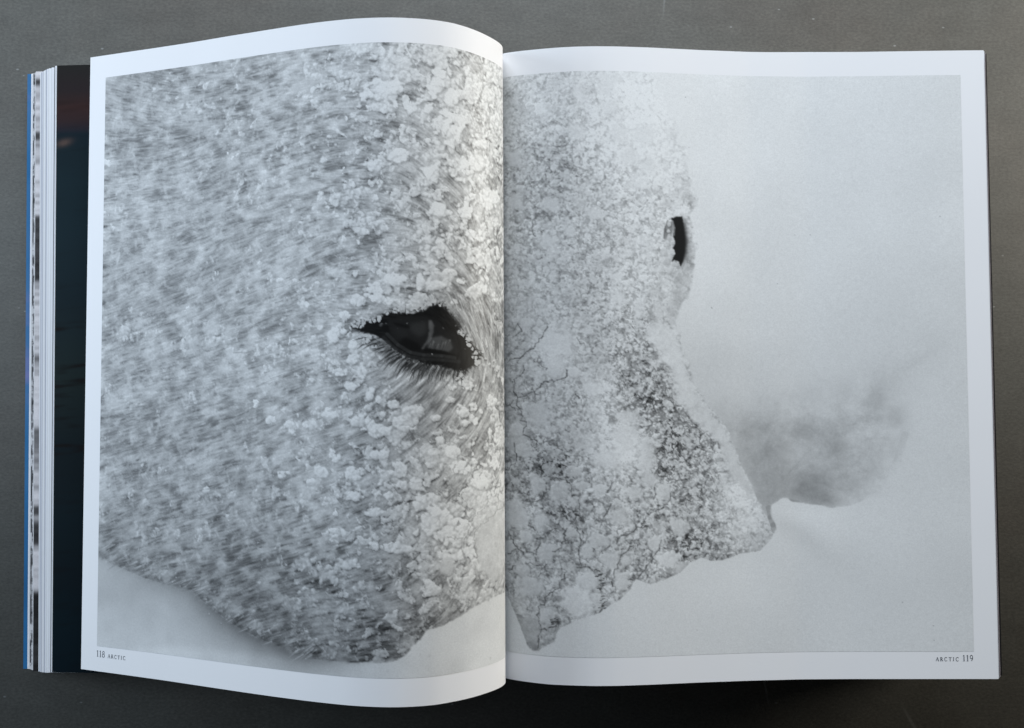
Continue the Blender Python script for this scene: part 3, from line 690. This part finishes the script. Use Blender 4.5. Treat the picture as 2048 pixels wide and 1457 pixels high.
for k in range(240):
    x, y = rng.uniform(1230, 1430), rng.uniform(640, 1060)
    if abs(y - (700 + (x - 1290) * 2.2)) > 150: continue
    a = math.radians(rng.uniform(35, 75)); l = rng.uniform(4, 13)
    B.stroke([(x, y), (x + l * math.cos(a), y + l * math.sin(a))], rng.uniform(.8, 1.7), rng.uniform(.28, .5), rng.uniform(.4, .8))
# the smooth crest of snow along the far side of the face
ridge = B.poly([(1300,640),(1325,648),(1352,655),(1366,694),(1377,732),(1386,771),(1406,793),(1414,812),(1437,837),(1459,866),(1472,896),(1483,935),(1496,961),(1511,985),(1500,1000),(1470,960),(1445,915),(1430,880),(1400,850),(1375,830),(1352,790),(1340,745),(1325,715),(1305,690),(1295,665)], 3.0)
ridge = np.clip(ridge + B.edge * 1.6 * ridge * (1 - ridge), 0, 1)
B.over(0.94 * ridge, B.field([(1330,670,.93),(1350,720,.93),(1370,780,.91),(1400,830,.89),(1450,890,.90),(1490,960,.87),(1500,980,.86)], 30) + 0.008 * B.fine + 0.014 * B.edge)
shade = B.poly([(1365,432),(1384,440),(1386,480),(1394,500),(1388,540),(1380,575),(1370,605),(1355,640),(1330,640),(1345,600),(1350,560),(1366,520),(1374,480)], 4)
B.over(0.42 * shade, 0.73 + 0.05 * B.edge + 0.03 * cl)
B.C -= 0.10 * B.gauss(1386, 405, 9, 12) + 0.06 * B.gauss(1374, 366, 8, 16) + 0.05 * B.gauss(1350, 290, 12, 40, 20)
hz = B.C.copy(); B.C = save; B.over(hm, hz)
B.over(dm, dv)
B.C -= (1 - drift) * hin * 0.10 * np.clip(gblur(drift, 5), 0, 1) * 1.6
B.stroke([(1537,1016),(1541,1035),(1546,1050),(1549,1062)], 7.0, .56, .45, taper=False)
B.stroke([(1575,999),(1610,1008),(1645,1012)], 3.0, .58, .45, taper=False); B.over(dm * sstep(1500, 1560, X), dv)
# the far eye
z5 = zoomed(1260, 380, .206)
slit = np.clip(B.poly(z5([(335,360),(380,320),(410,300),(425,380),(400,450),(370,440),(350,480),(330,490)]), 0.9), 0, 1)
B.over(0.55 * slit, .33)
eye = z5([(395,280),(450,262),(505,258),(532,360),(556,470),(552,600),(522,690),(492,745),(475,700),(430,680),(398,705),(440,612),(415,570),(442,510),(420,450),(432,370),(415,300)])
e1, e2 = B.poly(eye, 0.7), B.poly(eye, 2.6)
right_soft = sstep(1360, 1372, X)
em = np.clip(e1 * (1 - right_soft) + e2 * right_soft, 0, 1)
B.over(np.clip(em * 1.08, 0, 1), 0.13 + 0.05 * sstep(1365, 1378, X))
B.stroke(z5([(412,300),(432,370),(428,440)]), 2.2, .55, .7, taper=False)
B.stroke(z5([(365,300),(340,380),(330,470)]), 1.8, .35, .5, taper=False)
for (x, y, q) in [(380,340,22),(372,400,18),(390,470,40),(415,520,30),(360,520,40),(405,600,36),(370,640,46),(440,720,40),(430,780,52),(380,760,52),(350,700,40),(330,600,46)]:
    (px, py), = z5([(x, y)]); B.clump_px(px, py, q * .206 * .85, q * .206 * .85, rng.uniform(.82, .90), soft=.45, rough=.4, shadow=.16)
for (x, y) in [(1371,195),(1378,295),(1620,470),(1590,470),(1423,615),(1424,617),(1880,433),(1590,471),(1555,568),(1805,1205),(1867,1252),(1868,1281),(1394,1261)]:
    B.clump_px(x, y, 1.3, 1.3, .62, soft=.9, shadow=0)
# where the sheet dives into the gutter the picture simply runs on

def ink_rgb(C):
    g = np.clip(C, 0.03, 0.99)
    a = PAPER * g ** 2.2
    return np.stack([a * 0.985, a * 1.005, a * 1.0], -1).reshape(-1, 3).astype(np.float32)

# ------------------------------------------------------------------ the book
book = bpy.data.objects.new('open_book', None); S.collection.objects.link(book)
book.location = (0, 0, 0); book.empty_display_size = 0.05
book['label'] = 'thick open photo book showing a snow covered white horse across two pages'
book['category'] = 'book'

def add_page(pg, nu=420, nv=24):
    return sheet('page', pg.grid(0, pg.len, 0, H, nu, nv), 0.00016, M_paper, book)
page_l = add_page(PL); page_l['label'] = 'curling left page, numbered 118'
page_r = add_page(PR); page_r['label'] = 'right page, numbered 119'
for pr, pg, lab in ((A, page_l, 'left half of a black and white photo of a snowy horse with its eye'), (B, page_r, 'right half of the horse photo with snow and mist')):
    o = mesh_obj('printed_photo', pr.P.reshape(-1, 3), grid_faces(pr.nv, pr.nu), M_ink, pg)
    set_colour(o, 'ink', ink_rgb(pr.C)); o['label'] = lab

# ---- lettering: serif capitals and figures as strokes (x, y up, cap height 1)
def arc(cx, cy, rx, ry, a0, a1, n=14):
    return [(cx + rx * math.cos(math.radians(a0 + (a1 - a0) * k / n)), cy + ry * math.sin(math.radians(a0 + (a1 - a0) * k / n))) for k in range(n + 1)]
TH, TN = .15, .07
GLYPH = {
    'A': (.80, [([(.06, 0), (.40, 1)], TN), ([(.40, 1), (.72, 0)], TH), ([(.18, .34), (.60, .34)], TN), ([(-.04, .02), (.18, .02)], .05), ([(.58, .02), (.84, .02)], .05)]),
    'R': (.74, [([(.16, 0), (.16, 1)], TH), ([(.16, .97)] + arc(.34, .74, .22, .23, 90, -90) + [(.16, .51)], .10), ([(.34, .5), (.70, 0)], TH), ([(.02, .02), (.30, .02)], .05), ([(.02, .98), (.2, .98)], .05)]),
    'C': (.82, [(arc(.44, .5, .36, .48, 48, 312, 22), .11), ([(.68, .98), (.68, .70)], .05), ([(.68, .02), (.68, .26)], .05)]),
    'T': (.74, [([(.36, 0), (.36, 1)], TH), ([(.02, .97), (.70, .97)], .07), ([(.02, .98), (.02, .76)], .05), ([(.70, .98), (.70, .76)], .05), ([(.22, .02), (.50, .02)], .05)]),
    'I': (.40, [([(.18, 0), (.18, 1)], TH), ([(.03, .02), (.33, .02)], .05), ([(.03, .98), (.33, .98)], .05)]),
    '1': (.46, [([(.24, 0), (.24, 1)], .12), ([(.07, .86), (.24, .99)], .06), ([(.08, .02), (.40, .02)], .05)]),
    '8': (.56, [(arc(.27, .75, .17, .22, 0, 360, 18), .08), (arc(.27, .27, .22, .26, 0, 360, 18), .09)]),
    '9': (.56, [(arc(.27, .69, .20, .29, 0, 360, 18), .09), ([(.47, .66)] + arc(.10, .55, .37, .54, 10, -70, 10), .09)]),
}
def text_mesh(name, txt, pg, u, v, cap, space, parent, lab, wide=1.0):
    V, F = [], []
    x = 0.0
    for ch in txt:
        adv, strokes = GLYPH[ch]
        for pl, w in strokes:
            p = np.array(pl, float); t = np.gradient(p, axis=0); t /= np.linalg.norm(t, axis=1, keepdims=True) + 1e-9
            n = np.stack([-t[:, 1], t[:, 0]], 1) * w * 0.5
            o = len(V)
            for q, m in zip(p, n):
                for sgn in (1, -1): V.append((x + (q[0] + sgn * m[0]) * wide, q[1] + sgn * m[1]))
            for k in range(len(p) - 1): F.append((o + 2 * k, o + 2 * k + 1, o + 2 * k + 3, o + 2 * k + 2))
        x += adv * wide + space
    V = np.array(V)
    U, Vv = u + V[:, 0] * cap, v - V[:, 1] * cap
    P = pg.at(U, Vv); e = 1e-4
    n = np.cross(pg.at(U + e, Vv) - P, pg.at(U, Vv - e) - P); n /= np.linalg.norm(n, axis=1, keepdims=True)
    o = mesh_obj(name, P + n * 0.00005, F, M_text, parent, smooth=False); o['label'] = lab
    return x * cap
w = text_mesh('page_number', '118', PL, LU0 - .0002, H - .0070, .0030, .10, page_l, 'small printed page number 118')
text_mesh('running_title', 'ARCTIC', PL, LU0 + w + .0013, H - .0070, .0018, .30, page_l, 'small printed word ARCTIC')
ru = PR.len - .0113
text_mesh('page_number', '119', PR, ru - .0054, H - .0083, .0028, .15, page_r, 'small printed page number 119')
text_mesh('running_title', 'ARCTIC', PR, ru - .0180, H - .0083, .0018, .34, page_r, 'small printed word ARCTIC')

# ---- leaves fanned out under the left page
def leaf(name, top, bot, z, thick, mat, sag=0.0, nu=14, nv=60, x_in=-0.006, z_in=None):
    """a leaf whose fore edge shows at the pixels top and bottom; it runs in to the spine"""
    a, b = unproject(*top, z), unproject(*bot, z)
    t = np.linspace(0, 1, nv)[:, None]; E = a + (b - a) * t
    s = np.linspace(0, 1, nu)[None, :, None]
    inner = E.copy(); inner[:, 0] = x_in
    P = E[:, None] * (1 - s) + inner[:, None] * s
    zi = z if z_in is None else z_in
    P[..., 2] = z + (zi - z) * s[..., 0] ** 1.5 + sag * np.sin(math.pi * s[..., 0])
    return sheet(name, P, thick, mat, book), P

def stripes(name, stops, scale, seed, rough=0.5):
    """a leaf whose bleeding pictures show as blotches along its fore edge"""
    m, nt, bs = mat_new(name)
    tc = N(nt, 'ShaderNodeTexCoord'); mp = N(nt, 'ShaderNodeMapping')
    mp.inputs['Scale'].default_value = (0.3, 1, 1); mp.inputs['Location'].default_value = (seed, seed * 1.7, 0)
    nt.links.new(tc.outputs['Object'], mp.inputs['Vector'])
    c = ramp(nt, noise_tex(nt, mp.outputs['Vector'], scale, 5.0, 0.62), stops)
    nt.links.new(c, bs.inputs['Base Color']); bs.inputs['Roughness'].default_value = rough
    return m
M_edge = paper_material('page_edge', (0.70, 0.71, 0.72), 0.6)
M_cover = stripes('blue_cover', [(0.30, (0.015, 0.09, 0.22)), (0.50, (0.025, 0.15, 0.34)), (0.62, (0.05, 0.17, 0.36)), (0.70, (0.20, 0.20, 0.42))], 9.0, 3.1, 0.35)
M_dots = stripes('dark_fore_edge', [(0.40, (0.02, 0.02, 0.025)), (0.50, (0.08, 0.08, 0.09)), (0.58, (0.60, 0.60, 0.62))], 120.0, 1.3)
M_dots2 = stripes('grey_fore_edge', [(0.38, (0.05, 0.05, 0.055)), (0.47, (0.30, 0.30, 0.31)), (0.56, (0.62, 0.62, 0.64))], 210.0, 4.7)
M_photo = ink_material('leaf_print', 'print', 0.42, 0.12)
M_grey = paper_material('grey_paper', (0.40, 0.42, 0.50), 0.6)
M_dark = paper_material('dark_paper', (0.05, 0.05, 0.07), 0.5)
M_black = paper_material('black_paper', (0.012, 0.012, 0.014), 0.5)
M_white = paper_material('bright_paper', (0.80, 0.82, 0.85), 0.5)

cov, _ = leaf('cover', (55, 148.5), (46.5, 1338), .0040, .0006, M_cover, z_in=.0012); cov['label'] = 'blue glossy cover edge at the far left'
leaf('page', (62.6, 148), (54.6, 1338), .0045, .0003, M_white, z_in=.0018)
leaf('page', (65.2, 147.5), (57.4, 1338.4), .0049, .0003, M_edge, z_in=.0022)
leaf('page', (66.8, 148), (59.5, 1339), .0053, .0003, M_dots, z_in=.0026)
leaf('page', (69.2, 146.5), (62.2, 1340), .0057, .0003, M_dots2, z_in=.0031)
leaf('page', (70.8, 145.5), (64.6, 1341), .0060, .0002, M_edge, z_in=.0034)
o, Pp = leaf('page', (71.8, 143.5), (66, 1343), .0064, .0006, M_photo, z_in=.0040, nv=420, nu=6); o['label'] = 'leaf with grey and black picture strips along its edge'
q = project(Pp)[..., 1]
g = np.interp(q, [143,158,160,172,174,262,264,282,284,430,432,560,572,640,700,710,716,730,745,850,862,990,1010,1012,1032,1034,1050,1075,1092,1094,1180,1184,1340], [.62,.60,.06,.06,.60,.64,.06,.10,.50,.62,.05,.06,.60,.66,.62,.40,.08,.55,.66,.66,.10,.62,.64,.05,.08,.5,.05,.05,.10,.60,.55,.03,.04])
g = np.interp(np.linspace(0, 1, 420)[:, None] + 0 * q, np.linspace(0, 1, 420), gblur(g, 1.2)[:, 0]) * (1 + 0.5 * gblur(rng.standard_normal((420, 6)), 1.0)) + 0.10 * gblur(rng.standard_normal((420, 6)), 5)
g = np.clip(g, .02, .72)
sheet_colour(o, g[..., None] * np.array([1.0, .97, .99]))
for k, (xt, yt, xb, yb, m) in enumerate([(80.2,145.5,76.8,1343.5,M_white),(81.6,145.2,78.2,1343.7,M_edge),(82.8,144.8,79.4,1344,M_grey),(84.0,144.4,80.6,1344.3,M_white),(85.4,143.6,82.0,1344.6,M_grey),(86.6,142.8,83.0,1344.8,M_edge),(88.2,141.6,84.6,1345,M_white),(90.4,140.4,86.6,1345.2,M_edge),
        (92.6,139.4,88.3,1345.4,M_grey),(94.2,138.6,89.6,1345.6,M_white),(97.0,137.6,92.0,1345.8,M_edge),(98.6,137.2,93.2,1345.8,M_white),(103.0,135.8,96.6,1345.6,M_edge),(104.2,135.4,97.4,1345.5,M_white),(109,134,100.6,1345.2,M_dark),(110.4,132.5,101.8,1345,M_white),(112.6,132,103.4,1344.8,M_edge)]):
    leaf('page', (xt, yt), (xb, yb), .0069 + .00029 * k, .00022, m, z_in=.0045 + .00029 * k)
o, Pp = leaf('page', (114, 131.5), (104.3, 1344.5), .0122, .0007, M_photo, z_in=.0112, sag=.0045, nv=520, nu=140)
o['label'] = 'dark leaf printed edge to edge with a dim mountain scene'
qq = project(Pp); X, Y = qq[..., 0], qq[..., 1]; sh = X.shape
def lin(c): return np.array([(k / 255) ** 2.2 for k in c])
rows = np.array([125, 180, 215, 240, 262, 272, 300, 420, 600, 760, 900, 1350]); cols = np.array([lin(c) for c in [(52,52,50),(58,50,52),(74,52,50),(68,52,54),(50,50,60),(28,46,56),(30,50,58),(28,50,58),(26,46,54),(34,48,48),(20,36,42),(16,36,44)]])
c = np.stack([np.interp(Y + 3 * gblur(rng.standard_normal(sh), 4) * 6, rows, cols[:, k]) for k in range(3)], -1)
sp = np.exp(-((X - 128) / 14) ** 2 - ((Y - 286 + (X - 128) * .25) / 7) ** 2)
c += sp[..., None] * lin((110, 84, 70))
a = gblur(rng.standard_normal((sh[0], sh[1])), 1.2); tl = np.zeros(sh)
for k in range(14):
    tl += np.roll(np.roll(a, k, 1), -k // 3, 0)
tl /= tl.std()
ridgem = sstep(590, 660, Y) * (1 - sstep(900, 1000, Y)) + .25
c *= (1 - .55 * np.clip(tl - .7, 0, 1.4) * ridgem)[..., None]
c *= (1 + .10 * gblur(rng.standard_normal(sh), 12) * 20)[..., None].clip(.8, 1.2)
sheet_colour(o, np.clip(c * .55, .002, .9))

# ---- the thick rest of the book under the right page
def right_leaf(name, top, bot, z, thick, mat):
    a, b = unproject(*top, z), unproject(*bot, z)
    nv, nu = 40, 12
    t = np.linspace(0, 1, nv)[:, None]; E = a + (b - a) * t
    s = np.linspace(0, 1, nu)[None, :, None]; inner = E.copy(); inner[:, 0] = .012
    P = inner[:, None] * (1 - s) + E[:, None] * s
    P[..., 2] = z - .0035 * np.sin(math.pi * s[..., 0]) * .3
    return sheet(name, P, thick, mat, book)
right_leaf('page', (1968.6, 103), (1998.6, 1357), .0298, .0005, M_white)
right_leaf('page', (1969.6, 104.5), (1999.8, 1356), .0290, .0005, M_dark)
right_leaf('page', (1970.4, 106), (2000.8, 1354.5), .0282, .0005, paper_material('pinkish_paper', (.52, .46, .47), .6))
right_leaf('page', (1972.8, 108), (2004.0, 1351), .0274, .0008, M_black)
def page_block(x0, x1, z0, z1, mat):
    y = H / 2 - .0012
    V = []; 
    n = 10
    for k in range(n + 1):
        f = k / n; z = z0 + (z1 - z0) * f
        off = .0009 * math.sin(k * 2.3)
        V += [(x0, -y, z), (x1 + off, -y + .0003 * math.sin(k * 3.1), z), (x1 + off, y + .0003 * math.sin(k * 1.7), z), (x0, y, z)]
    F = [(0, 3, 2, 1), (4 * n, 4 * n + 1, 4 * n + 2, 4 * n + 3)]
    for k in range(n):
        a = 4 * k
        for i in range(4):
            j = (i + 1) % 4; F.append((a + i, a + j, a + 4 + j, a + 4 + i))
    return mesh_obj('page_block', V, F, mat, book, smooth=False)
def block_material():
    m, nt, bs = mat_new('page_edges')
    v = coords(nt, (2, 2, 900))
    c = ramp(nt, noise_tex(nt, v, 3.0, 3.0, .7), [(.3, (.30, .30, .31)), (.5, (.60, .60, .60)), (.7, (.74, .74, .75))])
    nt.links.new(c, bs.inputs['Base Color']); bs.inputs['Roughness'].default_value = .7
    return m
M_block = block_material()
o = page_block(-.004, .2215, .0012, .0262, M_block); o['label'] = 'thick block of unread pages under the right page'
o = sheet('cover', np.array([[[-.006, .1495, .0009], [.2225, .1495, .0009]], [[-.006, -.1495, .0009], [.2225, -.1495, .0009]]]), .0008, M_cover, book); o['label'] = 'back cover lying on the board'
